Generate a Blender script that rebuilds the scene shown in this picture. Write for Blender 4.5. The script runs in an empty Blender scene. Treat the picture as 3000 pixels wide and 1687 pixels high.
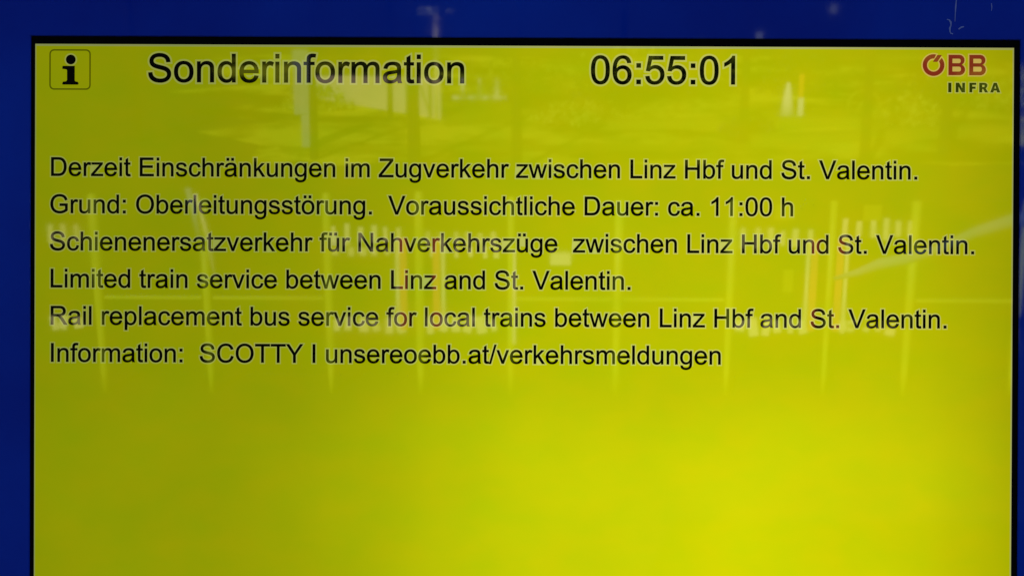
import bpy, bmesh, math, random
from mathutils import Vector, Matrix
random.seed(7)
SC = bpy.context.scene
COL = SC.collection
R = math.radians

# ---------------------------------------------------------------- placement of the display
TILT = R(15)                                    # overhead display leaning forward
DISP_ORIGIN = Vector((-0.51, 0.0, 2.43))        # top-left corner of the lit screen
DISP = Matrix.Translation(DISP_ORIGIN) @ Matrix.Rotation(TILT, 4, 'X')
SCR_W, SCR_H = 1.02, 0.5737

# ---------------------------------------------------------------- camera
cam_data = bpy.data.cameras.new("camera")
cam = bpy.data.objects.new("camera", cam_data)
COL.objects.link(cam)
cam_data.sensor_width = 36
cam_data.lens = 18 / math.tan(R(19))
cam_data.clip_start = 0.05
cam_data.clip_end = 300
ya, pi_, ro = 5.8e-4, -4.77e-3, -4.31e-3
cr = Matrix.Rotation(ya, 4, 'Z') @ Matrix.Rotation(pi_, 4, 'X') @ Matrix.Rotation(ro, 4, 'Y')
cam.matrix_world = DISP @ Matrix.Translation((0.49887, -1.55096, -0.24463)) @ cr @ Matrix.Rotation(R(90), 4, 'X')
cam_data.dof.use_dof = True
cam_data.dof.focus_distance = 1.552
cam_data.dof.aperture_fstop = cam_data.lens / 3.0
SC.camera = cam

# ---------------------------------------------------------------- daylight
SUN_ROT, SUN_EL = R(-20), R(32)
world = bpy.data.worlds.new("World")
SC.world = world
world.use_nodes = True
wn = world.node_tree
sky = wn.nodes.new('ShaderNodeTexSky')
sky.sky_type = 'NISHITA'
sky.sun_disc = False
sky.sun_elevation = SUN_EL
sky.sun_rotation = SUN_ROT
wn.links.new(sky.outputs[0], wn.nodes['Background'].inputs[0])
wn.nodes['Background'].inputs[1].default_value = 0.085
sun_d = bpy.data.lights.new("sun", 'SUN')
sun_d.energy = 5.0
sun_d.angle = R(0.5)
sun_d.color = (1.0, 0.95, 0.86)
sun = bpy.data.objects.new("sun", sun_d)
COL.objects.link(sun)
sdir = Vector((math.sin(SUN_ROT) * math.cos(SUN_EL), math.cos(SUN_ROT) * math.cos(SUN_EL), math.sin(SUN_EL)))
sun.rotation_euler = sdir.to_track_quat('Z', 'Y').to_euler()
sun.location = (0, 0, 12)
SC.view_settings.view_transform = 'Standard'
SC.view_settings.look = 'None'
SC.view_settings.exposure = 0.5
SC.view_settings.gamma = 1
SC.cycles.use_denoising = True
SC.cycles.max_bounces = 8
SC.cycles.filter_width = 1.5

# ---------------------------------------------------------------- materials
def new_mat(name):
    m = bpy.data.materials.new(name)
    m.use_nodes = True
    nt = m.node_tree
    return m, nt, nt.nodes['Principled BSDF']

def simple(name, col, rough=0.6, metal=0.0, noise=0.15, scale=8.0, ior=1.45, spec=0.5):
    m, nt, b = new_mat(name)
    t = nt.nodes.new('ShaderNodeTexNoise')
    t.inputs['Scale'].default_value = scale
    t.inputs['Detail'].default_value = 6
    r = nt.nodes.new('ShaderNodeMapRange')
    r.inputs['From Min'].default_value = 0.3
    r.inputs['From Max'].default_value = 0.7
    r.inputs['To Min'].default_value = 1 - noise
    r.inputs['To Max'].default_value = 1 + noise
    nt.links.new(t.outputs['Fac'], r.inputs['Value'])
    mx = nt.nodes.new('ShaderNodeVectorMath')
    mx.operation = 'SCALE'
    mx.inputs[0].default_value = col
    nt.links.new(r.outputs[0], mx.inputs['Scale'])
    nt.links.new(mx.outputs[0], b.inputs['Base Color'])
    b.inputs['Roughness'].default_value = rough
    b.inputs['Metallic'].default_value = metal
    b.inputs['IOR'].default_value = ior
    b.inputs['Specular IOR Level'].default_value = spec
    return m

display_root = bpy.data.objects.new("information_display", None)
COL.objects.link(display_root)
display_root.matrix_world = DISP
display_root['label'] = "blue framed station information display with yellow screen and black text"
display_root['category'] = "display"

def N(nt, typ, **kw):
    n = nt.nodes.new(typ)
    for k, v in kw.items():
        setattr(n, k, v)
    return n

def math_node(nt, op, a, b=None, c=None):
    n = N(nt, 'ShaderNodeMath', operation=op)
    for i, v in enumerate((a, b, c)):
        if v is None: continue
        if isinstance(v, (int, float)): n.inputs[i].default_value = v
        else: nt.links.new(v, n.inputs[i])
    return n.outputs[0]

def float_curve(nt, src, pts):
    n = N(nt, 'ShaderNodeFloatCurve')
    c = n.mapping.curves[0]
    c.points[0].location = pts[0]
    c.points[1].location = pts[-1]
    for p in pts[1:-1]:
        c.points.new(*p)
    n.mapping.update()
    nt.links.new(src, n.inputs['Value'])
    return n.outputs[0]

GLASS_IOR = 1.80
def smear(nt, b, lo=0.016, hi=0.034):
    """front glass that has been wiped: gloss varies a little in broad diagonal smears"""
    tc = N(nt, 'ShaderNodeTexCoord'); tc.object = display_root
    mp = N(nt, 'ShaderNodeMapping'); mp.inputs['Rotation'].default_value = (0, R(35), 0); mp.inputs['Scale'].default_value = (3, 3, 11)
    t = N(nt, 'ShaderNodeTexNoise'); t.inputs['Scale'].default_value = 1.6; t.inputs['Detail'].default_value = 5; t.inputs['Distortion'].default_value = 0.8
    r = N(nt, 'ShaderNodeMapRange'); r.inputs['From Min'].default_value = .35; r.inputs['From Max'].default_value = .68
    r.inputs['To Min'].default_value = lo; r.inputs['To Max'].default_value = hi
    nt.links.new(tc.outputs['Object'], mp.inputs['Vector']); nt.links.new(mp.outputs[0], t.inputs['Vector'])
    nt.links.new(t.outputs['Fac'], r.inputs['Value']); nt.links.new(r.outputs[0], b.inputs['Roughness'])
    b.inputs['IOR'].default_value = GLASS_IOR
def lit_mat(name, col, floor=0.0, gain=1.0):
    """picture shown by the panel: the backlight of the panel is uneven (dim at its left end,
    strongest low right of the middle); glossy front glass."""
    m, nt, b = new_mat(name)
    tc = N(nt, 'ShaderNodeTexCoord')
    tc.object = display_root
    sp = N(nt, 'ShaderNodeSeparateXYZ')
    nt.links.new(tc.outputs['Object'], sp.inputs[0])
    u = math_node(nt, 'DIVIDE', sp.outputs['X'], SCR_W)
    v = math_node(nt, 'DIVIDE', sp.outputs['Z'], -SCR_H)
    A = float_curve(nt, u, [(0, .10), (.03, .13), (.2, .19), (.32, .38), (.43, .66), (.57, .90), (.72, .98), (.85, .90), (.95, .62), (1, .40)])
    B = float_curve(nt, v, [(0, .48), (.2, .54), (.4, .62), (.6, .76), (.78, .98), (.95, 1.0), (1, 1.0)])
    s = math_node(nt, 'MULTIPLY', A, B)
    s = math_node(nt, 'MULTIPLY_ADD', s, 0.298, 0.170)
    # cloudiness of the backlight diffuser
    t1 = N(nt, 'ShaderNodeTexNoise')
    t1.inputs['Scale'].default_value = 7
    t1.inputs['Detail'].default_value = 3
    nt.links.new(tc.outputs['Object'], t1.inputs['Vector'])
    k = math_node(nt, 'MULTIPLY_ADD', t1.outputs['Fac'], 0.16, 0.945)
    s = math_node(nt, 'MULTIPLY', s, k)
    # red and green cells do not track each other exactly: slightly warmer and greener areas
    mp = N(nt, 'ShaderNodeMapping')
    mp.inputs['Scale'].default_value = (1, 1, 1.6)
    nt.links.new(tc.outputs['Object'], mp.inputs['Vector'])
    t2 = N(nt, 'ShaderNodeTexNoise')
    t2.inputs['Scale'].default_value = 16
    t2.inputs['Detail'].default_value = 4
    nt.links.new(mp.outputs[0], t2.inputs['Vector'])
    w = math_node(nt, 'MULTIPLY_ADD', t2.outputs['Fac'], 0.34, 0.83)
    warm = float_curve(nt, u, [(0, .90), (.45, .94), (.7, .98), (1, 1.0)])
    w = math_node(nt, 'MULTIPLY', w, warm)
    rr = math_node(nt, 'MULTIPLY', w, col[0])
    cc = N(nt, 'ShaderNodeCombineXYZ')
    nt.links.new(rr, cc.inputs[0])
    cc.inputs[1].default_value = col[1]
    cc.inputs[2].default_value = col[2]
    nt.links.new(cc.outputs[0], b.inputs['Emission Color'])
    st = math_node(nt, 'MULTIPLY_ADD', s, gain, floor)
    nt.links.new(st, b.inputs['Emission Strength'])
    b.inputs['Base Color'].default_value = (0.002, 0.002, 0.002, 1)
    smear(nt, b)
    return m

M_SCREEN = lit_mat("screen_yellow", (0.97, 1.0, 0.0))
M_HALO = lit_mat("screen_halo_glow", (1.10, 1.12, 0.20))  # sharpening halo around the ink, drawn as a brighter glowing rim
M_BORDER = lit_mat("screen_edge_glow", (0.98, 1.02, 0.30), gain=0.9)  # bright halo line at the panel rim, painted as a paler glowing strip
M_OLIVE = lit_mat("screen_olive", (0.30, 0.31, 0.0))
M_LOGO_RED = lit_mat("screen_dark_red", (0.50, 0.055, 0.02))
M_LOGO_HALO = lit_mat("logo_halo_glow", (1.35, 1.0, 0.20))  # the same painted halo glow, tinted for the logo

M_TEXT, nt, b = new_mat("screen_black")
b.inputs['Base Color'].default_value = (0.0012, 0.0012, 0.0014, 1)
smear(nt, b)
M_TEXT_SOFT, nt, b = new_mat("screen_dark_green")
b.inputs['Base Color'].default_value = (0.008, 0.011, 0.002, 1)
b.inputs['Emission Color'].default_value = (0.016, 0.022, 0.0, 1)
b.inputs['Emission Strength'].default_value = 1
smear(nt, b)

# blue back-printed cover glass
M_BLUE, nt, b = new_mat("blue_cover_glass")
tc = N(nt, 'ShaderNodeTexCoord')
t = N(nt, 'ShaderNodeTexNoise'); t.inputs['Scale'].default_value = 3.2; t.inputs['Detail'].default_value = 5
nt.links.new(tc.outputs['Object'], t.inputs['Vector'])
cr_ = N(nt, 'ShaderNodeValToRGB')
cr_.color_ramp.elements[0].position = 0.3
cr_.color_ramp.elements[0].color = (0.0, 0.022, 0.50, 1)
cr_.color_ramp.elements[1].position = 0.72
cr_.color_ramp.elements[1].color = (0.0002, 0.060, 0.78, 1)
nt.links.new(t.outputs['Fac'], cr_.inputs[0])
nt.links.new(cr_.outputs[0], b.inputs['Base Color'])
smear(nt, b)

M_BEZEL = simple("matte_black_bezel", (0.0016, 0.0016, 0.0018), rough=0.85, noise=0.3, scale=60, spec=0.1)
M_CASE = simple("blue_case_paint", (0.01, 0.04, 0.30), rough=0.4, scale=12)
M_STEEL = simple("galvanised_steel", (0.35, 0.36, 0.37), rough=0.45, metal=0.8, scale=25)
M_SCRATCH = simple("scratched_glass", (0.24, 0.30, 0.80), rough=0.9, noise=0.35, scale=300)
M_DECAL = simple("cream_decal_film", (0.88, 0.82, 0.36), rough=0.7, noise=0.08, scale=20)
M_WHITE = simple("white_paint", (0.80, 0.80, 0.62), rough=0.6, noise=0.06, scale=14)
M_RED = simple("red_paint", (0.92, 0.20, 0.05), rough=0.55, noise=0.1, scale=14)
M_ORANGE = simple("orange_paint", (0.85, 0.30, 0.01), rough=0.55, noise=0.1, scale=14)
M_LIME = simple("pale_lime_metal", (0.42, 0.52, 0.02), rough=0.5, noise=0.12, scale=9)
M_BEIGE = simple("beige_render", (0.68, 0.55, 0.36), rough=0.9, noise=0.12, scale=3)
M_CREAM = simple("cream_label", (0.85, 0.76, 0.40), rough=0.7, noise=0.08, scale=30)
M_GREY = simple("pale_grey_metal", (0.24, 0.28, 0.26), rough=0.5, noise=0.2, scale=6)
M_SKYBLUE = simple("pale_blue_streak", (0.17, 0.25, 0.25), rough=0.45, noise=0.1, scale=6)
M_BARK = simple("dark_bark", (0.010, 0.009, 0.006), spec=0.0, rough=0.95, noise=0.4, scale=30)
M_LEAF = simple("dark_leaves", (0.02, 0.04, 0.008), rough=0.7, noise=0.4, scale=5)
M_KERB = simple("kerb_stone", (0.26, 0.29, 0.015), spec=0.0, rough=0.85, noise=0.15, scale=10)
M_GRASS, nt, b = new_mat("sun_dappled_grass")
gt = N(nt, 'ShaderNodeTexCoord')
g1 = N(nt, 'ShaderNodeTexNoise'); g1.inputs['Scale'].default_value = 0.75; g1.inputs['Detail'].default_value = 9; g1.inputs['Roughness'].default_value = 0.62
gr = N(nt, 'ShaderNodeValToRGB')
gr.color_ramp.elements[0].position = 0.45; gr.color_ramp.elements[0].color = (0.012, 0.018, 0.002, 1)
gr.color_ramp.elements[1].position = 0.57; gr.color_ramp.elements[1].color = (0.66, 0.70, 0.03, 1)  # bright and dark patches paint dappled sun and leaf shade into the grass
nt.links.new(gt.outputs['Object'], g1.inputs['Vector']); nt.links.new(g1.outputs['Fac'], gr.inputs[0]); nt.links.new(gr.outputs[0], b.inputs['Base Color'])
b.inputs['Roughness'].default_value = 0.95; b.inputs['Specular IOR Level'].default_value = 0
M_BUSH = simple("yellow_green_leaves", (0.34, 0.42, 0.03), spec=0.1, rough=0.8, noise=0.5, scale=4)
M_ASPHALT = simple("dark_asphalt", (0.013, 0.013, 0.008), spec=0.0, rough=0.95, noise=0.3, scale=2.0)
M_PATH = simple("gravel_and_sunlit_ground", (0.22, 0.24, 0.01), spec=0.0, rough=0.95, noise=0.35, scale=2.2)
M_PANE, nt, b = new_mat("clear_railing_glass")
for n in list(nt.nodes):
    if n.type == 'BSDF_PRINCIPLED': nt.nodes.remove(n)
tr = N(nt, 'ShaderNodeBsdfTransparent'); tr.inputs[0].default_value = (0.93, 0.95, 0.93, 1)
gl = N(nt, 'ShaderNodeBsdfGlossy'); gl.inputs['Roughness'].default_value = 0.03
mx = N(nt, 'ShaderNodeMixShader'); mx.inputs[0].default_value = 0.05
nt.links.new(tr.outputs[0], mx.inputs[1]); nt.links.new(gl.outputs[0], mx.inputs[2])
nt.links.new(mx.outputs[0], nt.nodes['Material Output'].inputs['Surface'])

# ---------------------------------------------------------------- mesh helpers
def link_mesh(name, me, mat, parent=None, loc=(0, 0, 0)):
    o = bpy.data.objects.new(name, me)
    COL.objects.link(o)
    if mat is not None and not me.materials: me.materials.append(mat)
    o.parent = parent
    o.location = loc
    return o

def bm_obj(name, bm, mat, parent=None, loc=(0, 0, 0)):
    me = bpy.data.meshes.new(name)
    bmesh.ops.recalc_face_normals(bm, faces=bm.faces)
    bm.to_mesh(me); bm.free()
    return link_mesh(name, me, mat, parent, loc)

def add_box(bm, x0, x1, y0, y1, z0, z1, bevel=0.0):
    r = bmesh.ops.create_cube(bm, size=1, matrix=Matrix.Translation(((x0+x1)/2, (y0+y1)/2, (z0+z1)/2)) @ Matrix.Diagonal((x1-x0, y1-y0, z1-z0, 1)))
    if bevel:
        es = list({e for v in r['verts'] for e in v.link_edges})
        bmesh.ops.bevel(bm, geom=es, offset=bevel, segments=2, affect='EDGES', profile=0.7)

def box(name, dims, mat, parent=None, bevel=0.0, loc=(0, 0, 0)):
    bm = bmesh.new(); add_box(bm, *dims, bevel=bevel)
    return bm_obj(name, bm, mat, parent, loc)

def add_tube(bm, pts, radii, seg=10):
    pts = [Vector(p) for p in pts]
    rings = []
    for i, p in enumerate(pts):
        d = (pts[min(i+1, len(pts)-1)] - pts[max(i-1, 0)]).normalized()
        a = d.orthogonal().normalized() if i == 0 else (ref - d * ref.dot(d)).normalized()
        ref = a
        bb = d.cross(a)
        r = radii[i] if isinstance(radii, (list, tuple)) else radii
        rings.append([bm.verts.new(p + (a*math.cos(t) + bb*math.sin(t)) * r) for t in [2*math.pi*k/seg for k in range(seg)]])
    for r0, r1 in zip(rings, rings[1:]):
        for k in range(seg):
            bm.faces.new((r0[k], r0[(k+1) % seg], r1[(k+1) % seg], r1[k]))
    bm.faces.new(rings[0][::-1]); bm.faces.new(rings[-1])

def tube(name, pts, radii, mat, parent=None, seg=10):
    bm = bmesh.new(); add_tube(bm, pts, radii, seg)
    o = bm_obj(name, bm, mat, parent)
    for f in o.data.polygons: f.use_smooth = True
    return o

def thing(name, label, cat, loc=(0, 0, 0), group=None):
    o = bpy.data.objects.new(name, None); COL.objects.link(o)
    o.location = loc; o['label'] = label; o['category'] = cat
    if group: o['group'] = group
    return o

def tag(o, label, cat, group=None):
    o['label'] = label; o['category'] = cat
    if group: o['group'] = group
    return o

def frame_prism(bm, outer, inner, y0, y1, ri=0.0):
    """rectangular ring, outer/inner = (x0, x1, z0, z1), from depth y0 to y1"""
    def ring(r, y):
        x0, x1, z0, z1 = r
        return [bm.verts.new(c) for c in ((x0, y, z0), (x1, y, z0), (x1, y, z1), (x0, y, z1))]
    a, b_, c, d = ring(outer, y0), ring(inner, y0), ring(outer, y1), ring(inner, y1)
    for k in range(4):
        j = (k+1) % 4
        bm.faces.new((a[k], a[j], b_[j], b_[k])); bm.faces.new((c[k], d[k], d[j], c[j]))
        bm.faces.new((a[k], c[k], c[j], a[j])); bm.faces.new((b_[k], b_[j], d[j], d[k]))

# ---------------------------------------------------------------- the display body
OP = (-0.0042, 1.0262, -0.586, 0.0080)           # opening in the blue cover
bm = bmesh.new(); frame_prism(bm, (-0.32, 1.36, -0.86, 0.34), OP, -0.0020, 0.004)
es = [e for e in bm.edges if all(abs(v.co.y + 0.0020) < 1e-6 for v in e.verts) and all(OP[0]-1e-4 <= v.co.x <= OP[1]+1e-4 and OP[2]-1e-4 <= v.co.z <= OP[3]+1e-4 for v in e.verts)]
bmesh.ops.bevel(bm, geom=es, offset=0.0007, segments=2, affect='EDGES')
bm_obj("blue_surround", bm, M_BLUE, display_root)
bm = bmesh.new(); frame_prism(bm, (OP[0]+.0003, OP[1]-.0003, OP[2]+.0003, OP[3]-.0003), (0.0, SCR_W, -SCR_H, 0.0), -0.0006, 0.006)
bm_obj("bezel", bm, M_BEZEL, display_root)
box("case", (-0.315, 1.355, 0.0045, 0.16, -0.855, 0.335), M_CASE, display_root, bevel=0.004)
for x in (0.1, 0.92):
    # upright column behind the leaning case, and the arms that hold the case to it
    c_ = box("support_column", (-0.04, 0.04, -0.04, 0.04, -2.327, 0.35), M_STEEL, display_root, bevel=0.005, loc=(x, 0.40, -0.2))
    c_.rotation_euler = (-TILT, 0, 0)
    box("bracket_arm", (x-0.025, x+0.025, 0.161, 0.37, -0.22, -0.17), M_STEEL, display_root, bevel=0.003)

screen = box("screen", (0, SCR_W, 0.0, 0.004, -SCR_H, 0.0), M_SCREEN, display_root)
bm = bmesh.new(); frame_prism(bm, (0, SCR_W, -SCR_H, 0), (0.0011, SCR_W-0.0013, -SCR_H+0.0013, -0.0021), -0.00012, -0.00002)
bm_obj("edge_glow_strip", bm, M_BORDER, display_root)

# scratches rubbed into the blue cover
def ribbon(name, strokes, mat, y, parent, rnd=0.0):
    bm = bmesh.new()
    for pts, w in strokes:
        L, Rr = [], []
        n = len(pts)
        for i, (x, z) in enumerate(pts):
            a = Vector(pts[max(i-1, 0)]); c = Vector(pts[min(i+1, n-1)])
            d = (c - a).normalized(); nn = Vector((-d.y, d.x))
            ww = w * (0.55 + 0.9*random.random()) / 2 * (0.5 if i in (0, n-1) else 1)
            L.append(bm.verts.new((x + nn.x*ww, y, z + nn.y*ww))); Rr.append(bm.verts.new((x - nn.x*ww, y, z - nn.y*ww)))
        for i in range(n-1):
            bm.faces.new((L[i], Rr[i], Rr[i+1], L[i+1]))
    return bm_obj(name, bm, mat, parent)
ribbon("scratch", [([(.9592, .062), (.9590, .05), (.9584, .042), (.9580, .035), (.9577, .0268)], .0013)], M_SCRATCH, -0.0021, display_root)
ribbon("scratch", [([(.9493, .0290), (.9515, .0287), (.9534, .0262), (.9536, .0230), (.9524, .0200), (.9526, .0165), (.9535, .0146), (.9558, .0140)], .0020)], M_SCRATCH, -0.0021, display_root)
ribbon("scratch", [([(.9615, .0188), (.9635, .0205), (.9650, .0212), (.9672, .0215)], .0020)], M_SCRATCH, -0.0021, display_root)
ribbon("scratch", [([(.9955, .046), (.9960, .042), (.9957, .038)], .0010)], M_SCRATCH, -0.0021, display_root)

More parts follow.
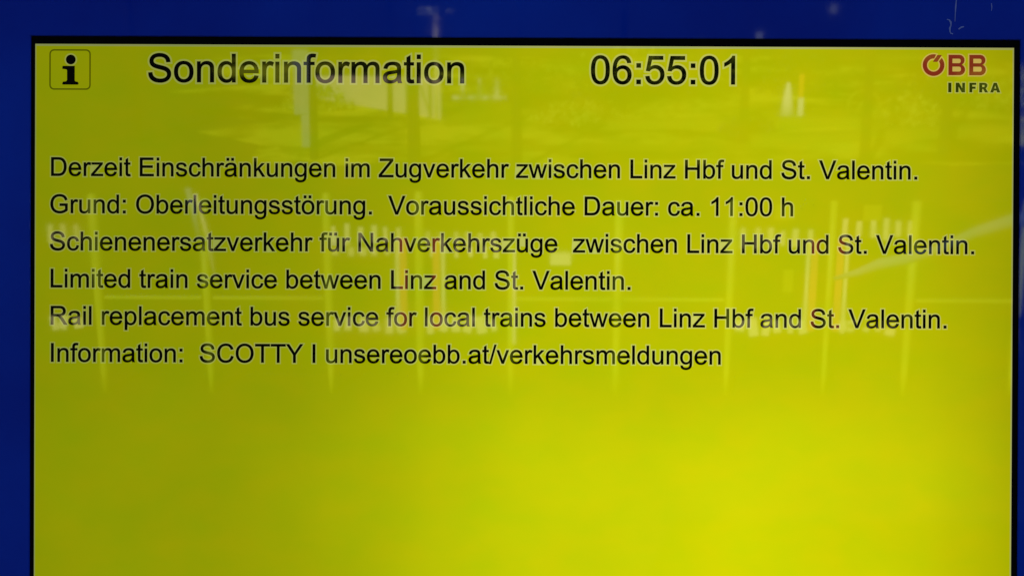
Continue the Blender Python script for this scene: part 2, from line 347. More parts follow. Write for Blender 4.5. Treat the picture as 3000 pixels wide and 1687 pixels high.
# ---------------------------------------------------------------- lettering
G = {
'a': "M828 131Q728 46 635 11Q543 -24 437 -24Q262 -24 168 61Q74 147 74 280Q74 358 109 422Q145 487 202 526Q260 565 332 585Q385 599 492 612Q710 638 813 674Q814 711 814 721Q814 831 763 876Q694 937 558 937Q431 937 370 892Q310 848 281 735L105 759Q129 872 184 941Q239 1011 343 1048Q447 1086 584 1086Q720 1086 805 1054Q890 1022 930 973Q970 925 986 851Q995 805 995 685L995 445Q995 194 1006 127Q1018 61 1052 0L864 0Q836 56 828 131ZM813 533Q715 493 519 465Q408 449 362 429Q316 409 291 370Q266 332 266 285Q266 213 320 165Q375 117 480 117Q584 117 665 162Q746 208 784 287Q813 348 813 467Z",
'b': "M301 0L134 0L134 1466L314 1466L314 943Q428 1086 605 1086Q703 1086 790 1046Q878 1007 934 935Q991 864 1023 763Q1055 662 1055 547Q1055 274 920 125Q785 -24 596 -24Q408 -24 301 133ZM299 539Q299 348 351 263Q436 124 581 124Q699 124 785 226Q871 329 871 532Q871 740 788 839Q706 938 589 938Q471 938 385 835Q299 733 299 539Z",
'c': "M828 389L1005 366Q976 183 856 79Q737 -24 563 -24Q345 -24 212 118Q80 261 80 527Q80 699 137 828Q194 957 310 1021Q427 1086 564 1086Q737 1086 847 998Q957 911 988 750L813 723Q788 830 724 884Q661 938 571 938Q435 938 350 840Q265 743 265 532Q265 318 347 221Q429 124 561 124Q667 124 738 189Q809 254 828 389Z",
'd': "M824 0L824 134Q723 -24 527 -24Q400 -24 293 46Q187 116 128 241Q70 367 70 530Q70 689 123 818Q176 948 282 1017Q388 1086 519 1086Q615 1086 690 1045Q765 1005 812 940L812 1466L991 1466L991 0ZM255 530Q255 326 341 225Q427 124 544 124Q662 124 744 220Q827 317 827 515Q827 733 743 835Q659 937 536 937Q416 937 335 839Q255 741 255 530Z",
'e': "M862 342L1048 319Q1004 156 885 66Q766 -24 581 -24Q348 -24 211 119Q75 263 75 522Q75 790 213 938Q351 1086 571 1086Q784 1086 919 941Q1054 796 1054 533Q1054 517 1053 485L261 485Q271 310 360 217Q449 124 582 124Q681 124 751 176Q821 228 862 342ZM271 633L864 633Q852 767 796 834Q710 938 573 938Q449 938 364 855Q280 772 271 633Z",
'f': "M178 0L178 922L19 922L19 1062L178 1062L178 1175Q178 1282 197 1334Q223 1404 288 1447Q354 1491 472 1491Q548 1491 640 1473L613 1316Q557 1326 507 1326Q425 1326 391 1291Q357 1256 357 1160L357 1062L564 1062L564 922L357 922L357 0Z",
'g': "M102 -88L277 -114Q288 -195 338 -232Q405 -282 521 -282Q646 -282 714 -232Q782 -182 806 -92Q820 -37 819 139Q701 0 525 0Q306 0 186 158Q66 316 66 537Q66 689 121 817Q176 946 280 1016Q385 1086 526 1086Q714 1086 836 934L836 1062L1002 1062L1002 144Q1002 -104 951 -207Q901 -311 791 -371Q682 -431 522 -431Q332 -431 215 -345Q98 -260 102 -88ZM251 550Q251 341 334 245Q417 149 542 149Q666 149 750 244Q834 340 834 544Q834 739 747 838Q661 937 539 937Q419 937 335 839Q251 742 251 550Z",
'h': "M135 0L135 1466L315 1466L315 940Q441 1086 633 1086Q751 1086 838 1039Q925 993 962 911Q1000 829 1000 673L1000 0L820 0L820 673Q820 808 761 869Q703 931 596 931Q516 931 445 889Q375 848 345 777Q315 706 315 581L315 0Z",
'i': "M136 1259L136 1466L316 1466L316 1259ZM136 0L136 1062L316 1062L316 0Z",
'k': "M136 0L136 1466L316 1466L316 630L742 1062L975 1062L569 668L1016 0L794 0L443 543L316 421L316 0Z",
'l': "M131 0L131 1466L311 1466L311 0Z",
'm': "M135 0L135 1062L296 1062L296 913Q346 991 429 1038Q512 1086 618 1086Q736 1086 811 1037Q887 988 918 900Q1044 1086 1246 1086Q1404 1086 1489 998Q1574 911 1574 729L1574 0L1395 0L1395 669Q1395 777 1377 824Q1360 872 1314 901Q1268 930 1206 930Q1094 930 1020 855Q946 781 946 617L946 0L766 0L766 690Q766 810 722 870Q678 930 578 930Q502 930 437 890Q373 850 344 773Q315 696 315 551L315 0Z",
'n': "M135 0L135 1062L297 1062L297 911Q414 1086 635 1086Q731 1086 811 1051Q892 1017 932 961Q972 905 988 828Q998 778 998 653L998 0L818 0L818 646Q818 756 797 810Q776 865 722 897Q669 930 597 930Q482 930 398 857Q315 784 315 580L315 0Z",
'o': "M68 531Q68 826 232 968Q369 1086 566 1086Q785 1086 924 942Q1063 799 1063 546Q1063 341 1001 223Q940 106 822 41Q705 -24 566 -24Q343 -24 205 119Q68 262 68 531ZM253 531Q253 327 342 225Q431 124 566 124Q700 124 789 226Q878 328 878 537Q878 734 788 835Q699 937 566 937Q431 937 342 836Q253 735 253 531Z",
'p': "M135 -407L135 1062L299 1062L299 924Q357 1005 430 1045Q503 1086 607 1086Q743 1086 847 1016Q951 946 1004 818Q1057 691 1057 539Q1057 376 998 245Q940 115 828 45Q717 -24 594 -24Q504 -24 432 14Q361 52 315 110L315 -407ZM298 525Q298 320 381 222Q464 124 582 124Q702 124 787 225Q873 327 873 540Q873 743 789 844Q706 945 590 945Q475 945 386 837Q298 730 298 525Z",
'r': "M133 0L133 1062L295 1062L295 901Q357 1014 409 1050Q462 1086 525 1086Q616 1086 710 1028L648 861Q582 900 516 900Q457 900 410 864Q363 829 343 766Q313 670 313 556L313 0Z",
's': "M63 317L241 345Q256 238 324 181Q393 124 516 124Q640 124 700 174Q760 225 760 293Q760 354 707 389Q670 413 523 450Q325 500 248 536Q172 573 132 637Q93 702 93 780Q93 851 125 911Q158 972 214 1012Q256 1043 328 1064Q401 1086 484 1086Q609 1086 703 1050Q798 1014 843 952Q888 891 905 788L729 764Q717 846 659 892Q602 938 497 938Q373 938 320 897Q267 856 267 801Q267 766 289 738Q311 709 358 690Q385 680 517 644Q708 593 783 560Q859 528 902 466Q945 404 945 312Q945 222 892 142Q840 63 741 19Q642 -24 517 -24Q310 -24 201 62Q93 148 63 317Z",
't': "M528 161L554 2Q478 -14 418 -14Q320 -14 266 17Q212 48 190 98Q168 149 168 311L168 922L36 922L36 1062L168 1062L168 1325L347 1433L347 1062L528 1062L528 922L347 922L347 301Q347 224 356 202Q366 180 387 167Q409 154 449 154Q479 154 528 161Z",
'u': "M831 0L831 156Q707 -24 494 -24Q400 -24 318 12Q237 48 197 102Q158 157 142 236Q131 289 131 404L131 1062L311 1062L311 473Q311 332 322 283Q339 212 394 171Q449 131 530 131Q611 131 682 172Q753 214 782 285Q812 357 812 493L812 1062L992 1062L992 0Z",
'v': "M430 0L26 1062L216 1062L444 426Q481 323 512 212Q536 296 579 414L815 1062L1000 1062L598 0Z",
'w': "M331 0L6 1062L192 1062L361 449L424 221Q428 238 479 440L648 1062L833 1062L992 446L1045 243L1106 448L1288 1062L1463 1062L1131 0L944 0L775 636L734 817L519 0Z",
'z': "M40 0L40 146L716 922Q601 916 513 916L80 916L80 1062L948 1062L948 943L373 269L262 146Q383 155 489 155L980 155L980 0Z",
'S': "M92 471L275 487Q288 377 335 306Q383 236 483 192Q583 149 708 149Q819 149 904 182Q989 215 1030 272Q1072 330 1072 398Q1072 467 1032 518Q992 570 900 605Q841 628 639 676Q437 725 356 768Q251 823 199 904Q148 986 148 1087Q148 1198 211 1294Q274 1391 395 1441Q516 1491 664 1491Q827 1491 951 1438Q1076 1386 1143 1284Q1210 1182 1215 1053L1029 1039Q1014 1178 927 1249Q841 1320 672 1320Q496 1320 415 1255Q335 1191 335 1100Q335 1021 392 970Q448 919 684 865Q921 812 1009 772Q1137 713 1198 622Q1259 532 1259 413Q1259 295 1191 190Q1124 86 997 28Q871 -30 713 -30Q512 -30 376 28Q241 87 163 204Q86 322 92 471Z",
'D': "M158 0L158 1466L663 1466Q834 1466 924 1445Q1050 1416 1139 1340Q1255 1242 1312 1089Q1370 937 1370 741Q1370 574 1331 445Q1292 316 1231 231Q1170 147 1097 98Q1025 50 922 25Q820 0 687 0ZM352 173L665 173Q810 173 892 200Q975 227 1024 276Q1093 345 1131 461Q1170 578 1170 744Q1170 974 1094 1097Q1019 1221 911 1263Q833 1293 660 1293L352 1293Z",
'E': "M162 0L162 1466L1222 1466L1222 1293L356 1293L356 844L1167 844L1167 672L356 672L356 173L1256 173L1256 0Z",
'Z': "M41 0L41 180L792 1119Q872 1219 944 1293L126 1293L126 1466L1176 1466L1176 1293L353 276L264 173L1200 173L1200 0Z",
'L': "M150 0L150 1466L344 1466L344 173L1066 173L1066 0Z",
'H': "M164 0L164 1466L358 1466L358 864L1120 864L1120 1466L1314 1466L1314 0L1120 0L1120 691L358 691L358 0Z",
'V': "M577 0L9 1466L219 1466L600 401Q646 273 677 161Q711 281 756 401L1152 1466L1350 1466L776 0Z",
'G': "M844 575L844 747L1465 748L1465 204Q1322 90 1170 32Q1018 -25 858 -25Q642 -25 465 67Q289 160 199 335Q109 510 109 726Q109 940 198 1125Q288 1311 456 1401Q624 1491 843 1491Q1002 1491 1130 1439Q1259 1388 1332 1296Q1405 1204 1443 1056L1268 1008Q1235 1120 1186 1184Q1137 1248 1046 1286Q955 1325 844 1325Q711 1325 614 1284Q517 1244 457 1178Q398 1112 365 1033Q309 897 309 738Q309 542 376 410Q444 278 573 214Q702 150 847 150Q973 150 1093 198Q1213 247 1275 302L1275 575Z",
'O': "M99 714Q99 1079 295 1285Q491 1492 801 1492Q1004 1492 1167 1395Q1330 1298 1415 1124Q1501 951 1501 731Q1501 508 1411 332Q1321 156 1156 65Q991 -25 800 -25Q593 -25 430 75Q267 175 183 348Q99 521 99 714ZM299 711Q299 446 441 293Q584 141 799 141Q1018 141 1159 295Q1301 449 1301 732Q1301 911 1240 1044Q1180 1178 1063 1251Q947 1325 802 1325Q596 1325 447 1183Q299 1042 299 711Z",
'N': "M156 0L156 1466L355 1466L1125 315L1125 1466L1311 1466L1311 0L1112 0L342 1152L342 0Z",
'R': "M161 0L161 1466L811 1466Q1007 1466 1109 1426Q1211 1387 1272 1287Q1333 1187 1333 1066Q1333 910 1232 803Q1131 696 920 667Q997 630 1037 594Q1122 516 1198 399L1453 0L1209 0L1015 305Q930 437 875 507Q820 577 776 605Q733 633 688 644Q655 651 580 651L355 651L355 0ZM355 819L772 819Q905 819 980 846Q1055 874 1094 934Q1133 995 1133 1066Q1133 1170 1057 1237Q982 1304 819 1304L355 1304Z",
'I': "M191 0L191 1466L385 1466L385 0Z",
'C': "M1204 514L1398 465Q1337 226 1178 100Q1020 -25 791 -25Q554 -25 405 71Q257 168 179 351Q102 534 102 744Q102 973 189 1143Q277 1314 438 1402Q600 1491 794 1491Q1014 1491 1164 1379Q1314 1267 1373 1064L1182 1019Q1131 1179 1034 1252Q937 1325 790 1325Q621 1325 507 1244Q394 1163 348 1026Q302 890 302 745Q302 558 356 418Q411 279 526 210Q641 141 775 141Q938 141 1051 235Q1164 329 1204 514Z",
'T': "M531 0L531 1293L48 1293L48 1466L1210 1466L1210 1293L725 1293L725 0Z",
'Y': "M571 0L571 621L6 1466L242 1466L531 1024Q611 900 680 776Q746 891 840 1035L1124 1466L1350 1466L765 621L765 0Z",
'0': "M85 723Q85 983 138 1141Q192 1300 297 1386Q403 1472 563 1472Q681 1472 770 1424Q859 1377 917 1287Q975 1198 1008 1069Q1041 941 1041 723Q1041 465 988 306Q935 148 829 61Q724 -25 563 -25Q351 -25 230 127Q85 310 85 723ZM270 723Q270 362 354 242Q439 123 563 123Q687 123 771 243Q856 363 856 723Q856 1085 771 1204Q687 1323 561 1323Q437 1323 363 1218Q270 1084 270 723Z",
'1': "M763 0L583 0L583 1147Q518 1085 412 1023Q307 961 223 930L223 1104Q374 1175 487 1276Q600 1377 647 1472L763 1472Z",
'5': "M85 384L274 400Q295 262 371 192Q448 123 556 123Q686 123 776 221Q866 319 866 481Q866 635 779 724Q693 813 553 813Q466 813 396 773Q326 734 286 671L117 693L259 1446L988 1446L988 1274L403 1274L324 880Q456 972 601 972Q793 972 925 839Q1057 706 1057 497Q1057 298 941 153Q800 -25 556 -25Q356 -25 229 87Q103 199 85 384Z",
'6': "M1019 1107L840 1093Q816 1199 772 1247Q699 1324 592 1324Q506 1324 441 1276Q356 1214 307 1095Q258 976 256 756Q321 855 415 903Q509 951 612 951Q792 951 918 818Q1045 686 1045 476Q1045 338 985 219Q926 101 822 38Q718 -25 586 -25Q361 -25 219 140Q77 306 77 686Q77 1111 234 1304Q371 1472 603 1472Q776 1472 886 1375Q997 1278 1019 1107ZM284 475Q284 382 323 297Q363 212 434 167Q505 123 583 123Q697 123 779 215Q861 307 861 465Q861 617 780 704Q699 792 576 792Q454 792 369 704Q284 617 284 475Z",
'.': "M186 0L186 205L391 205L391 0Z",
':': "M185 857L185 1062L390 1062L390 857ZM185 0L185 205L390 205L390 0Z",
'/': "M0 -25L425 1491L569 1491L145 -25Z",
}
def dots(x0, x1): return "M%d 1262L%d 1466L%d 1466L%d 1262ZM%d 1262L%d 1466L%d 1466L%d 1262Z" % (x0, x0, x0+190, x0+190, x1, x1, x1+190, x1+190)
G['ä'] = G['a'] + dots(230, 605); G['ö'] = G['o'] + dots(232, 622); G['ü'] = G['u'] + dots(230, 618)
ADV = {' ':569,'.':569,'/':569,':':569,'C':1479,'D':1479,'E':1366,'G':1593,'H':1479,'I':569,'L':1139,'N':1479,'O':1593,'R':1479,'S':1366,'T':1251,'V':1366,'Y':1366,'Z':1251,'c':1024,'f':569,'i':455,'k':1024,'l':455,'m':1706,'r':682,'s':1024,'t':569,'v':1024,'w':1479,'z':1024}

import re
def contours(path):
    """closed outlines of a glyph as point lists (quadratic arcs cut into short chords)"""
    out, cur = [], []
    for c, args in re.findall(r'([MLQZ])([^MLQZ]*)', path):
        a = [float(t) for t in args.split()]
        if c == 'M': cur = [(a[0], a[1])]
        elif c == 'L': cur.append((a[0], a[1]))
        elif c == 'Q':
            x0, y0 = cur[-1]
            for k in (1, 2, 3, 4):
                t = k/4
                cur.append(((1-t)**2*x0 + 2*t*(1-t)*a[0] + t*t*a[2], (1-t)**2*y0 + 2*t*(1-t)*a[1] + t*t*a[3]))
        else:
            if cur[0] == cur[-1]: cur.pop()
            out.append(cur)
    return out

def area(c): return sum(c[i-1][0]*c[i][1] - c[i][0]*c[i-1][1] for i in range(len(c)))/2

def grow(c, d):
    """outline moved outward by d (holes get smaller): c runs so that the ink lies on one side"""
    n = len(c); out = []
    for i in range(n):
        p, a, b2 = Vector(c[i]), Vector(c[i-1]), Vector(c[(i+1) % n])
        n1 = Vector(((p-a).y, -(p-a).x)).normalized(); n2 = Vector(((b2-p).y, -(b2-p).x)).normalized()
        m = n1 + n2
        if m.length < 0.3: m = n1
        m.normalize()
        k = d / max(0.6, m.dot(n1))
        out.append((p.x + m.x*k, p.y + m.y*k))
    return out

def flat_fill(cs, y):
    """2D filled shape from closed outlines -> mesh lying in the plane depth y"""
    cu = bpy.data.curves.new("outline", 'CURVE')
    cu.dimensions = '2D'; cu.fill_mode = 'BOTH'
    for c in cs:
        s = cu.splines.new('POLY'); s.points.add(len(c)-1); s.use_cyclic_u = True
        for p, (x, z) in zip(s.points, c): p.co = (x, z, 0, 1)
    o = bpy.data.objects.new("outline", cu); COL.objects.link(o)
    dg = bpy.context.evaluated_depsgraph_get()
    me = bpy.data.meshes.new_from_object(o.evaluated_get(dg))
    bpy.data.objects.remove(o); bpy.data.curves.remove(cu)
    vs = [(v.co.x, y, v.co.y) for v in me.vertices]
    fs = [tuple(p.vertices) for p in me.polygons]
    bpy.data.meshes.remove(me)
    return vs, fs

GLY = {}
def glyph(ch):
    if ch not in GLY:
        cs = contours(G[ch])
        # outer outlines counter-clockwise, holes clockwise
        fixed = []
        for i, c in enumerate(cs):
            hole = False
            for j, o in enumerate(cs):
                if j != i:
                    xs = [p[0] for p in o]; ys = [p[1] for p in o]
                    if min(xs) < min(p[0] for p in c) and max(xs) > max(p[0] for p in c) and min(ys) < min(p[1] for p in c) and max(ys) > max(p[1] for p in c): hole = True
            A = area(c)
            if (A > 0) == hole: c = c[::-1]
            fixed.append(c)
        GLY[ch] = (flat_fill([grow(c, 20) for c in fixed], 0), flat_fill([h for h in (grow(c, 112) for c in fixed) if abs(area(h)) > 9000 and (area(h) > 0) == (area(fixed[0]) > 0) or (area(h) < 0 and abs(area(h)) > 9000)], 0))
    return GLY[ch]

Y_HALO, Y_INK = -0.00015, -0.00035
def place(acc, data, s, x, z, y):
    vs, fs = data
    n = len(acc[0])
    acc[0].extend((x + v[0]*s, y, z + v[2]*s) for v in vs)
    acc[1].extend(tuple(i+n for i in f) for f in fs)

def make(name, acc, mat, parent):
    me = bpy.data.meshes.new(name)
    me.from_pydata(acc[0], [], acc[1])
    bm = bmesh.new(); bm.from_mesh(me)
    for f in bm.faces:
        f.normal_update()
        if f.normal.y > 0: f.normal_flip()
    bm.to_mesh(me); bm.free()
    return link_mesh(name, me, mat, parent)

def text_line(name, text, x0, base, em, label=None, word_name="word"):
    s = em/2048
    halo = ([], []); words = []; cur = None; x = x0; k = 0
    for ch in text:
        if ch == ' ':
            cur = None
        else:
            if cur is None:
                cur = ([], []); words.append(cur)
            place(cur, glyph(ch)[0], s, x, -base, Y_INK)
            place(halo, glyph(ch)[1], s, x, -base, Y_HALO - 0.00004*(k % 3))
            k += 1
        x += ADV.get(ch, 1139)*s
    line = make(name, halo, M_HALO, display_root)  # this mesh is the painted halo glow; the words lie on it
    if label: line['label'] = label
    for w in words: make(word_name, w, M_TEXT, line)
    return line

X0, B0, PITCH, EM = 0.01497, 0.1373, 0.0387, 0.02684
LINES = ["Derzeit Einschränkungen im Zugverkehr zwischen Linz Hbf und St. Valentin.",
 "Grund: Oberleitungsstörung.  Voraussichtliche Dauer: ca. 11:00 h",
 "Schienenersatzverkehr für Nahverkehrszüge  zwischen Linz Hbf und St. Valentin.",
 "Limited train service between Linz and St. Valentin.",
 "Rail replacement bus service for local trains between Linz Hbf and St. Valentin.",
 "Information:  SCOTTY I unsereoebb.at/verkehrsmeldungen"]
text_line("heading", "Sonderinformation", 0.11642, 0.0391, 0.04079, "large black heading at the top of the screen")
text_line("clock_time", "06:55:01", 0.57788, 0.0391, 0.04079, "large black digital time", word_name="time_digits")
for i, t in enumerate(LINES):
    text_line("text_line", t, X0, B0 + PITCH*i, EM)

# information icon
def rrect(x0, x1, z0, z1, r, n=5):
    pts = []
    for cx, cz, a0 in ((x1-r, z1-r, 0), (x0+r, z1-r, 90), (x0+r, z0+r, 180), (x1-r, z0+r, 270)):
        pts += [(cx + r*math.cos(R(a0 + 90*k/n)), cz + r*math.sin(R(a0 + 90*k/n))) for k in range(n+1)]
    return pts
def circle(cx, cz, r, n=28): return [(cx + r*math.cos(2*math.pi*k/n), cz + r*math.sin(2*math.pi*k/n)) for k in range(n)]
def arc(cx, cz, r, a0, a1, n=8): return [(cx + r*math.cos(R(a0 + (a1-a0)*k/n)), cz + r*math.sin(R(a0 + (a1-a0)*k/n))) for k in range(n+1)]
def shape(name, cs, mat, parent, y=Y_INK):
    acc = ([], []); place(acc, flat_fill(cs, 0), 1, 0, 0, y)
    return make(name, acc, mat, parent)
fx0, fx1, fz0, fz1 = 0.01475, 0.05795, -0.04775, -0.0056
icon = shape("information_icon", [rrect(fx0, fx1, fz0, fz1, .0048), rrect(fx0+.0015, fx1-.0015, fz0+.0015, fz1-.0015, .0035)[::-1]], M_OLIVE, display_root)
letter_i = [(.02835, -.0237), (.0283, -.0260), (.0325, -.0265), (.0332, -.0276), (.0332, -.0378), (.0320, -.0390), (.0291, -.0393), (.0283, -.0408), (.0283, -.0418), (.0290, -.0424),
            (.0445, -.0424), (.0453, -.0416), (.0453, -.0406), (.0443, -.0394), (.0422, -.0391), (.0413, -.0380), (.0413, -.0229), (.0290, -.0229)][::-1]
lh = shape("icon_halo", [grow(letter_i, 0.0014)], M_HALO, icon, Y_HALO)
shape("icon_letter", [letter_i], M_TEXT, icon)
shape("icon_dot_halo", [circle(.0371, -.0163, .0066)], M_HALO, icon, Y_HALO-.00005)
shape("icon_dot", [circle(.0371, -.0163, .0051)], M_TEXT, icon)

# railway logo: slashed ring and two heavy letters, small spaced word below
ox, oz = 0.93617, -0.0183
ring = arc(ox, oz, .0113, 76, 402, 40) + arc(ox, oz, .0068, 396, 84, 32)
bar = [(ox-.0009, oz+.0034), (ox+.0040, oz+.0034), (ox+.0087, oz+.0105), (ox+.0040, oz+.0105)]
logo = shape("railway_logo", [grow(ring, 0.0013)], M_LOGO_HALO, display_root, Y_HALO)
shape("logo_ring", [ring], M_LOGO_RED, logo)
shape("logo_ring_bar", [bar], M_LOGO_RED, logo)
def bold_B(x0, z0, w, h):
    r = h*0.27
    outer = [(x0, z0), (x0+w-r, z0)] + arc(x0+w-r, z0+r, r, -80, 70, 6) + [(x0+w-r*.42, z0+h*.5)] + arc(x0+w-r*1.05, z0+h-r*.95, r*.95, -60, 90, 6) + [(x0, z0+h)]
    def hole(z, hh, ww):
        q = hh*0.38; xa = x0+w*.24
        return ([(xa, z), (xa+ww-q, z)] + arc(xa+ww-q, z+q, q, -80, 0, 3) + arc(xa+ww-q, z+hh-q, q, 0, 90, 3) + [(xa, z+hh)])[::-1]
    return [outer, hole(z0+h*.18, h*.24, w*.51), hole(z0+h*.59, h*.22, w*.49)]
for bx in (0.9517, 0.9734):
    cs = bold_B(bx, -.0287, .0174, .0212)
    shape("logo_letter_halo", [grow(cs[0], .0013)], M_LOGO_HALO, logo, Y_HALO-.00005)
    shape("logo_letter", cs, M_LOGO_RED, logo)
def stroke(x0, z0, x1, z1, w):
    d = Vector((x1-x0, z1-z0)).normalized(); n = Vector((-d.y, d.x))*w/2
    return [(x0+n.x, z0+n.y), (x0-n.x, z0-n.y), (x1-n.x, z1-n.y), (x1+n.x, z1+n.y)]
zb, zt, S = -.0465, -.0365, .0029
def IX(px): return 0.9516 + (px-840)/8.587*0.0003557   # print positions along the small word
iw = {
 'I': [[(IX(840), zb), (IX(920), zb), (IX(920), zt), (IX(840), zt)]],
 'N': [[(IX(1028), zb), (IX(1100), zb), (IX(1100), zb+.0058), (IX(1180), zb), (IX(1262), zb), (IX(1262), zt), (IX(1192), zt), (IX(1192), zt-.0058), (IX(1112), zt), (IX(1028), zt)]],
 'F': [[(IX(1372), zb), (IX(1445), zb), (IX(1445), zb+.0037), (IX(1528), zb+.0037), (IX(1528), zb+.0060), (IX(1445), zb+.0060), (IX(1445), zt-.0022), (IX(1545), zt-.0022), (IX(1545), zt), (IX(1372), zt)]],
 'R': [[(IX(1620), zb), (IX(1695), zb), (IX(1695), zb+.0034), (IX(1722), zb+.0034), (IX(1765), zb), (IX(1845), zb), (IX(1785), zb+.0042), (IX(1822), zb+.0060), (IX(1828), zt-.0018), (IX(1790), zt-.0003), (IX(1750), zt), (IX(1620), zt)],
       [(IX(1695), zb+.0056), (IX(1750), zb+.0058), (IX(1752), zt-.0023), (IX(1695), zt-.0022)][::-1]],
 'A': [[(IX(1895), zb), (IX(1972), zb), (IX(1990), zb+.0020), (IX(2055), zb+.0020), (IX(2072), zb), (IX(2150), zb), (IX(2062), zt), (IX(1984), zt)],
       [(IX(2001), zb+.0041), (IX(2044), zb+.0041), (IX(2022), zt-.0026)][::-1]],
}
for k, cs in iw.items():
    cs = [c if (area(c) > 0) == (i == 0) else c[::-1] for i, c in enumerate(cs)]
    shape("small_letter_halo", [grow(cs[0], .0010)], M_HALO, logo, Y_HALO-.00008)
    shape("small_letter", cs, M_TEXT_SOFT, logo)

# ---------------------------------------------------------------- the place behind the camera, seen mirrored in the glass
def sheet(name, pts, z, mat):
    bm = bmesh.new()
    bm.faces.new([bm.verts.new((x, y, z)) for x, y in pts])
    o = bm_obj(name, bm, mat)
    o.data.flip_normals() if o.data.polygons[0].normal.z < 0 else None
    o['kind'] = 'structure'
    return o
sheet("ground", [(-60, -90), (60, -90), (60, 40), (-60, 40)], 0.0, M_ASPHALT)
def wobble(x0, y0, x1, y1, n, amp): return [(x0+(x1-x0)*k/n, y0+(y1-y0)*k/n + random.uniform(-amp, amp)) for k in range(n)]
sheet("lawn", wobble(-2.5, -12.4, 7.5, -12.5, 24, .18) + wobble(7.5, -12.6, 7.5, -21, 6, .1) + wobble(7.4, -21.5, -4.6, -21.5, 16, .3) + wobble(-4.6, -21, -3.2, -12.6, 1, .2) + [(-4.1, -19), (-3.2, -18.2), (-4.4, -17.3), (-3.0, -16.4), (-3.9, -15.6), (-2.7, -14.9), (-3.4, -14.2), (-2.6, -13.4)], 0.004, M_GRASS)
sheet("path", [(-2.3, -13.0), (2.4, -13.15), (2.6, -13.6), (-2.4, -13.3)], 0.009, M_PATH)
sheet("path", [(-0.95, -16.4), (0.0, -16.4), (0.15, -15.0), (-0.75, -14.6)], 0.009, M_PATH)  # pool of sunlit ground, painted as a paler sheet
sheet("path", [(2.9, -15.9), (4.1, -16.0), (4.1, -15.2), (2.8, -15.1)], 0.009, M_PATH)
for i, pts in enumerate(([(2.4, -13.35), (5.6, -14.25), (5.65, -14.5), (2.4, -13.6)], [(4.3, -17.2), (6.6, -18.0), (6.7, -17.4), (4.3, -16.6)], [(1.0, -14.4), (3.8, -14.7), (3.8, -14.95), (1.0, -14.6)])):
    bm = bmesh.new()
    lo = [bm.verts.new((x, y, 0)) for x, y in pts]; hi = [bm.verts.new((x, y, 0.1)) for x, y in pts]
    bm.faces.new(hi)
    for k in range(4): bm.faces.new((lo[k], lo[(k+1) % 4], hi[(k+1) % 4], hi[k]))
    o = bm_obj("kerb", bm, M_KERB); o['kind'] = 'structure'

# glass railing
RY = -5.84
rail = thing("glass_railing", "low glass railing with cream dash decals and red edge strips", "railing", (0, RY, 0))
POSTS = [-2.15, -1.59, -0.96, -0.49, -0.02, 0.53, 1.11, 1.62, 2.04, 2.60]
for x in POSTS:
    pr = random.uniform(.017, .026)
    tube("post", [(x, 0, 0), (x, 0, .12), (x, 0, .5), (x, 0, 1.04), (x, 0, 1.07 + random.uniform(-.04, .02))], [pr*.55, pr*.8, pr, pr, pr*.7], M_LIME, rail, 14)
for a, b2 in zip(POSTS, POSTS[1:]):
    box("glass_pane", (a+.03, b2-.03, -.005, .005, .10, 1.04), M_PANE, rail)
for a, b2 in ((-2.15, -1.59), (-1.59, -.96), (-.02, .53), (.53, 1.11), (2.04, 2.60)):
    box("crossbar", (a+.03, b2-.03, -.012, .018, .512, .523), M_LIME, rail)
dash_me = None
def dash(x, z, w=.028, h=.10, lean=0.0):
    global dash_me
    if dash_me is None:
        t0 = box("decal_dash", (-.5, .5, 0, .002, -.5, .5), M_DECAL, rail)
        dash_me = t0.data; o = t0
    else:
        o = link_mesh("decal_dash", dash_me, None, rail)
    o.location = (x, .006, z); o.scale = (w, 1, h); o.rotation_euler = (0, lean, 0)
for x0, n, zt_, fade in ((-2.38, 3, .86, 1), (-.925, 6, .86, 1), (-.44, 6, .84, .7), (1.165, 6, .85, 1), (1.685, 6, .90, 1)):
    for k in range(n):
        x = x0 + k*.067 + random.uniform(-.008, .008)
        if abs(x - 1.62) < .05: continue
        dash(x, zt_ - .008 + .006*random.random(), .024*(0.8+.4*random.random())*(.8 if fade < 1 else 1), (.10 if fade == 1 else .065)*random.uniform(.75, 1.15), random.uniform(-.06, .06))
for x0, n in ((-2.40, 3), (-.925, 6), (-.44, 6), (1.165, 6), (1.685, 5)):
    for k in range(n):
        x = x0 + k*.067
        dash(x + random.uniform(-.01, .01), .37 + .012*random.random(), random.uniform(.026, .052), random.uniform(.05, .10), random.uniform(-.3, .3))
# second pair of dashes: lower rank of the upper band
for x0, n in ((-.925, 6), (-.44, 6)):
    for k in range(n):
        dash(x0 + .01 + k*.067 + random.uniform(-.01, .01), .765, random.uniform(.018, .036), random.uniform(.03, .07))
for xr, xw in ((-.575, -.605), (-.405, -.37), (1.535, 1.502), (1.665, 1.70)):
    box("red_strip", (xr-.018, xr+.018, .0055, .0085, .35, .84), M_RED, rail)
    box("cream_strip", (xw-.009, xw+.009, .0055, .0085, .34, .84), M_DECAL, rail)
box("label_plate", (.18, .285, .006, .012, .70, .765), M_CREAM, rail)
for x0, x1, z0, z1 in ((1.32, 1.42, .94, 1.02), (1.77, 1.86, .94, 1.02), (1.38, 1.43, .56, .68)):
    box("small_plate", (x0, x1, .006, .010, z0, z1), M_KERB, rail)
tube("slanted_rod", [(-1.615, .04, 1.07), (-1.565, .04, .86), (-1.535, .04, .62)], [.010, .009, .006], M_CREAM, rail)
tube("slanted_rod", [(-1.65, .045, 1.10), (-1.60, .045, .82)], [.016, .012], M_GREY, rail)
box("cream_strip", (-.012, .004, .0256, .029, .28, .78), M_CREAM, rail)

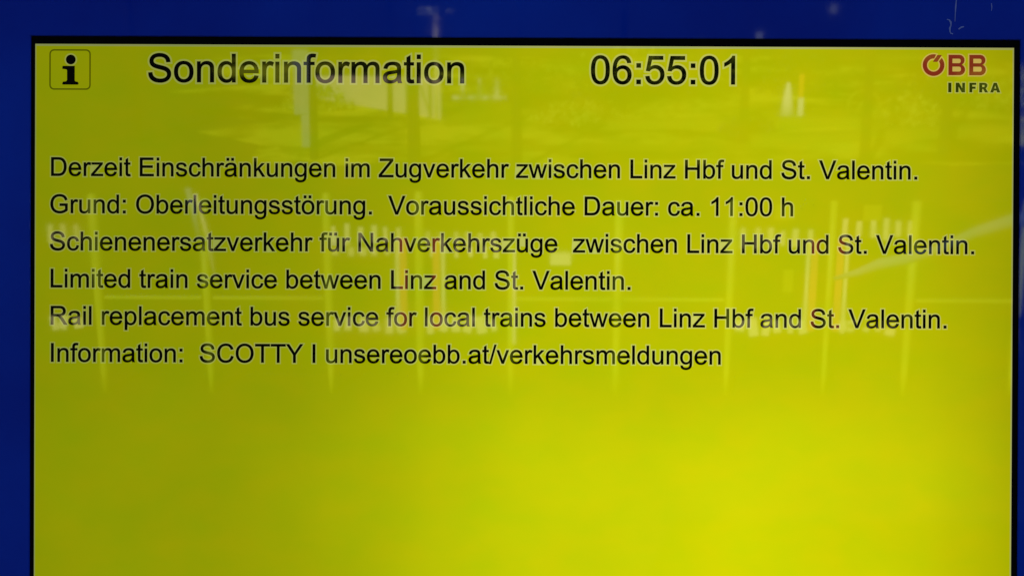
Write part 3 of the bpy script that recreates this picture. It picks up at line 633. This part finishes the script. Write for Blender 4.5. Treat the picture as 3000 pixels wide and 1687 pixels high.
# bent pale blue handrail added in front of the right end, made up for a bluish reflection
hr = thing("curved_streak", "pale blue handrail added for a bluish reflection, rising before the railing", "streak", (1.56, -5.2, 0))
tube("streak_bar", [(x-1.56, y+5.2, z) for x, y, z in ((1.50, -5.2, .80), (1.60, -5.15, .845), (1.68, -5.06, .91), (1.78, -4.98, .955), (1.90, -4.88, 1.03), (2.00, -4.75, 1.13), (2.12, -4.6, 1.22), (2.45, -4.3, 1.36))],
     [.008, .018, .026, .026, .020, .024, .030, .030], M_SKYBLUE, hr, seg=12)
tube("streak_foot", [(.87, .88, 1.34), (.89, .89, 0)], .02, M_SKYBLUE, hr)

# trees behind the lawn
def tree(x, y, w, h, label):
    t = thing("young_tree", label, "tree", (x, y, 0), "young trees beyond the lawn")
    r = w/2
    bm = bmesh.new()
    lean = random.uniform(-.03, .03)
    add_tube(bm, [(0, 0, 0), (lean*.3, 0, h*.3), (lean, 0.02, h*.6), (lean*1.4, 0, h)], [r*1.25, r, r*.85, r*.3], 8)
    for k in range(5):
        a = k*1.3 + x; z = h*(.55 + .08*k)
        add_tube(bm, [(lean, 0, z), (lean + .45*math.cos(a), .45*math.sin(a), z+.45), (lean + .7*math.cos(a), .7*math.sin(a), z+.9)], [r*.45, r*.28, r*.1], 5)
    bm_obj("trunk", bm, M_BARK, t)
    bm = bmesh.new()
    for k in range(620):
        v = Vector((random.gauss(0, 1), random.gauss(0, 1), random.gauss(0, 1))).normalized() * (random.random()**.4)
        c = Vector((v.x*1.1 + lean, v.y*1.1, h + v.z*.9 + .1))
        e1 = Vector((random.gauss(0, 1), random.gauss(0, 1), random.gauss(0, 1))).normalized(); e2 = e1.orthogonal().normalized()
        s = random.uniform(.05, .11)
        bm.faces.new([bm.verts.new(c + e1*s), bm.verts.new(c + e2*s*.5), bm.verts.new(c - e1*s), bm.verts.new(c - e2*s*.5)])
    bm_obj("crown", bm, M_LEAF, t)
for x, y, w, h, l in ((-.95, -12.35, .10, 3.3, "young tree with the thickest dark trunk near the middle"), (-1.40, -15.1, .055, 3.2, "thin young tree in front of the beige wall"),
                   (.02, -12.1, .085, 3.1, "young tree just right of the white barrier"), (-1.93, -12.6, .07, 3.3, "young tree beside the grey bollard"),
                   (3.35, -12.5, .085, 3.2, "young tree left of the hoop"), (4.25, -13.0, .10, 3.4, "young tree at the right end of the row"),
                   (-3.9, -13.6, .11, 3.4, "young tree at the far left of the row"), (1.25, -15.6, .07, 3.2, "thin young tree among the dark bushes"), (2.35, -13.6, .08, 3.3, "young tree between the barrier and the cone")):
    tree(x, y, w, h, l)

def bush(x, y, rx, rz, n, label, mat=None, group="yellow green bushes on the lawn"):
    bm = bmesh.new()
    for k in range(n):
        v = Vector((random.gauss(0, 1), random.gauss(0, 1), abs(random.gauss(0, 1)))).normalized() * (random.random()**.35)
        c = Vector((x + v.x*rx*random.uniform(.8, 1.15), y + v.y*rx*.8, max(.03, v.z*rz)))
        e1 = Vector((random.gauss(0, 1), random.gauss(0, 1), random.gauss(0, 1))).normalized(); e2 = e1.orthogonal().normalized()
        q = random.uniform(.02, .055)
        bm.faces.new([bm.verts.new(c + e1*q), bm.verts.new(c + e2*q*.6), bm.verts.new(c - e1*q), bm.verts.new(c - e2*q*.6)])
    tag(bm_obj("bush", bm, mat or M_BUSH), label, "bush", group)
for a in ((-2.35, -15.9, .45, .30, 420, "bush in front of the left end of the beige wall"), (.1, -17.6, .5, .45, 420, "bush behind the white barrier"),
          (.75, -15.0, .55, .25, 420, "low bush between the barrier and the cone"), (1.6, -18.5, .9, .5, 520, "widest bush at the far edge of the lawn"), (4.4, -14.9, .35, .38, 300, "bush right of the hoop"),
          (5.7, -16.4, .7, .35, 420, "bush at the right end of the lawn")):
    bush(*a)
for x, y, rx, rz, n, l in ((1.15, -16.6, .55, .55, 500, "dark bush between the barrier and the cone"), (2.3, -17.6, .6, .7, 560, "tall dark bush left of the cone"), (3.6, -17.4, .5, .6, 480, "dark bush behind the hoop"),
          (4.9, -16.2, .45, .45, 420, "dark bush near the right edge of the lawn"), (-1.5, -17.8, .7, .7, 560, "dark bush behind the beige wall"), (2.5, -14.2, .35, .2, 320, "low dark bush nearest the railing")):
    bush(x, y, rx, rz, n, l, M_LEAF, "dark bushes on the lawn")

# low beige wall, running away from the lawn
bm = bmesh.new()
P = [(-.83, -15.11, .45), (-1.20, -15.5, .42), (-1.9, -16.2, .34), (-2.46, -16.82, .26)]
f0 = [(bm.verts.new((x, y, 0)), bm.verts.new((x, y, z)), bm.verts.new((x-.08, y-.12, z)), bm.verts.new((x-.08, y-.12, 0))) for x, y, z in P]
for a, b2 in zip(f0, f0[1:]):
    for k in range(3): bm.faces.new((a[k], b2[k], b2[k+1], a[k+1]))
bm.faces.new(f0[0]); bm.faces.new(f0[-1])
tag(bm_obj("low_wall", bm, M_BEIGE), "low sunlit beige wall behind the young trees", "wall")

# white barrier
wb = thing("white_barrier", "small white barrier of bars and uprights", "barrier", (-.43, -16.76, 0))
box("bar", (-.34, .33, -.02, .02, .0, .045), M_WHITE, wb, bevel=.003)
box("bar", (-.27, .23, -.02, .02, .275, .30), M_LIME, wb, bevel=.003)
for x, h in ((-.21, .26), (0, .26), (.21, .26), (-.10, .50), (.14, .46)):
    box("upright", (x-.020, x+.020, -.015, .015, .046 if h < .3 else .301, h), M_WHITE if h < .3 else M_LIME, wb)

# T shaped sign
sg = thing("sign_post", "pale grey sign plate on a thin mast behind the lawn", "sign", (-.88, -15.16, 0))
tube("mast", [(0, 0, 0), (0, 0, 1.155)], .022, M_CREAM, sg, 8)
box("plate", (-.30, .03, -.01, .01, 1.16, 1.25), M_GREY, sg, bevel=.003)
box("plate", (.12, .21, -.01, .01, 1.19, 1.235), M_GREY, sg, bevel=.003)

# bollard, marker posts, hoop
bo = thing("bollard", "stepped pale grey bollard left of the trees", "bollard", (-2.08, -13.33, 0))
box("foot", (-.06, .08, -.07, .07, 0, .33), M_GREY, bo, bevel=.01)
box("shaft", (-.13, .05, -.06, .06, .331, .97), M_GREY, bo, bevel=.015)
mk = thing("marker_post", "slim marker post, orange above and white below", "post", (3.27, -15.4, 0))
box("orange_sleeve", (-.03, .025, -.02, .02, .23, .50), M_ORANGE, mk, bevel=.004)
box("white_sleeve", (-.03, .03, -.02, .02, 0, .229), M_WHITE, mk, bevel=.004)
cn = thing("white_cone", "white tapered cone beside the orange marker post", "cone", (3.12, -15.4, 0))
tube("cone_body", [(0, 0, .03), (0, 0, .22), (0, 0, .40)], [.085, .055, .02], M_WHITE, cn, 14)
box("cone_base", (-.1, .1, -.1, .1, 0, .03), M_GREY, cn, bevel=.005)
ho = thing("bike_hoop", "pale metal cycle hoop standing beside the kerb", "cycle stand", (4.0, -15.42, 0))
tube("hoop_bar", [(-.18, 0, 0), (-.18, 0, .14)] + [(-.18*math.cos(R(a)), 0, .14 + .17*math.sin(R(a))) for a in range(15, 180, 15)] + [(.18, 0, .14), (.18, 0, 0)], .016, M_KERB, ho, 8)
tube("inner_bar", [(-.09, 0, .02), (-.02, 0, .17), (.05, 0, .20)], .02, M_KERB, ho, 8)

# far plates
for x, y, z0, z1, w, l in ((5.40, -24, .47, .60, .12, "small grey plate on a stake, farther right"), (3.84, -22, .22, .33, .10, "small grey plate on a stake, nearer the hoop"), (-6.55, -24, .35, .75, .09, "tall narrow grey plate on a stake at far left")):
    q = thing("marker_plate", l, "plate", (x, y, 0), "grey plates on stakes")
    box("plate", (-w/2, w/2, -.01, .01, z0, z1), M_GREY, q, bevel=.003)
    tube("stake", [(0, -.02, 0), (0, -.02, z1*.9)], .012, M_BARK, q, 6)
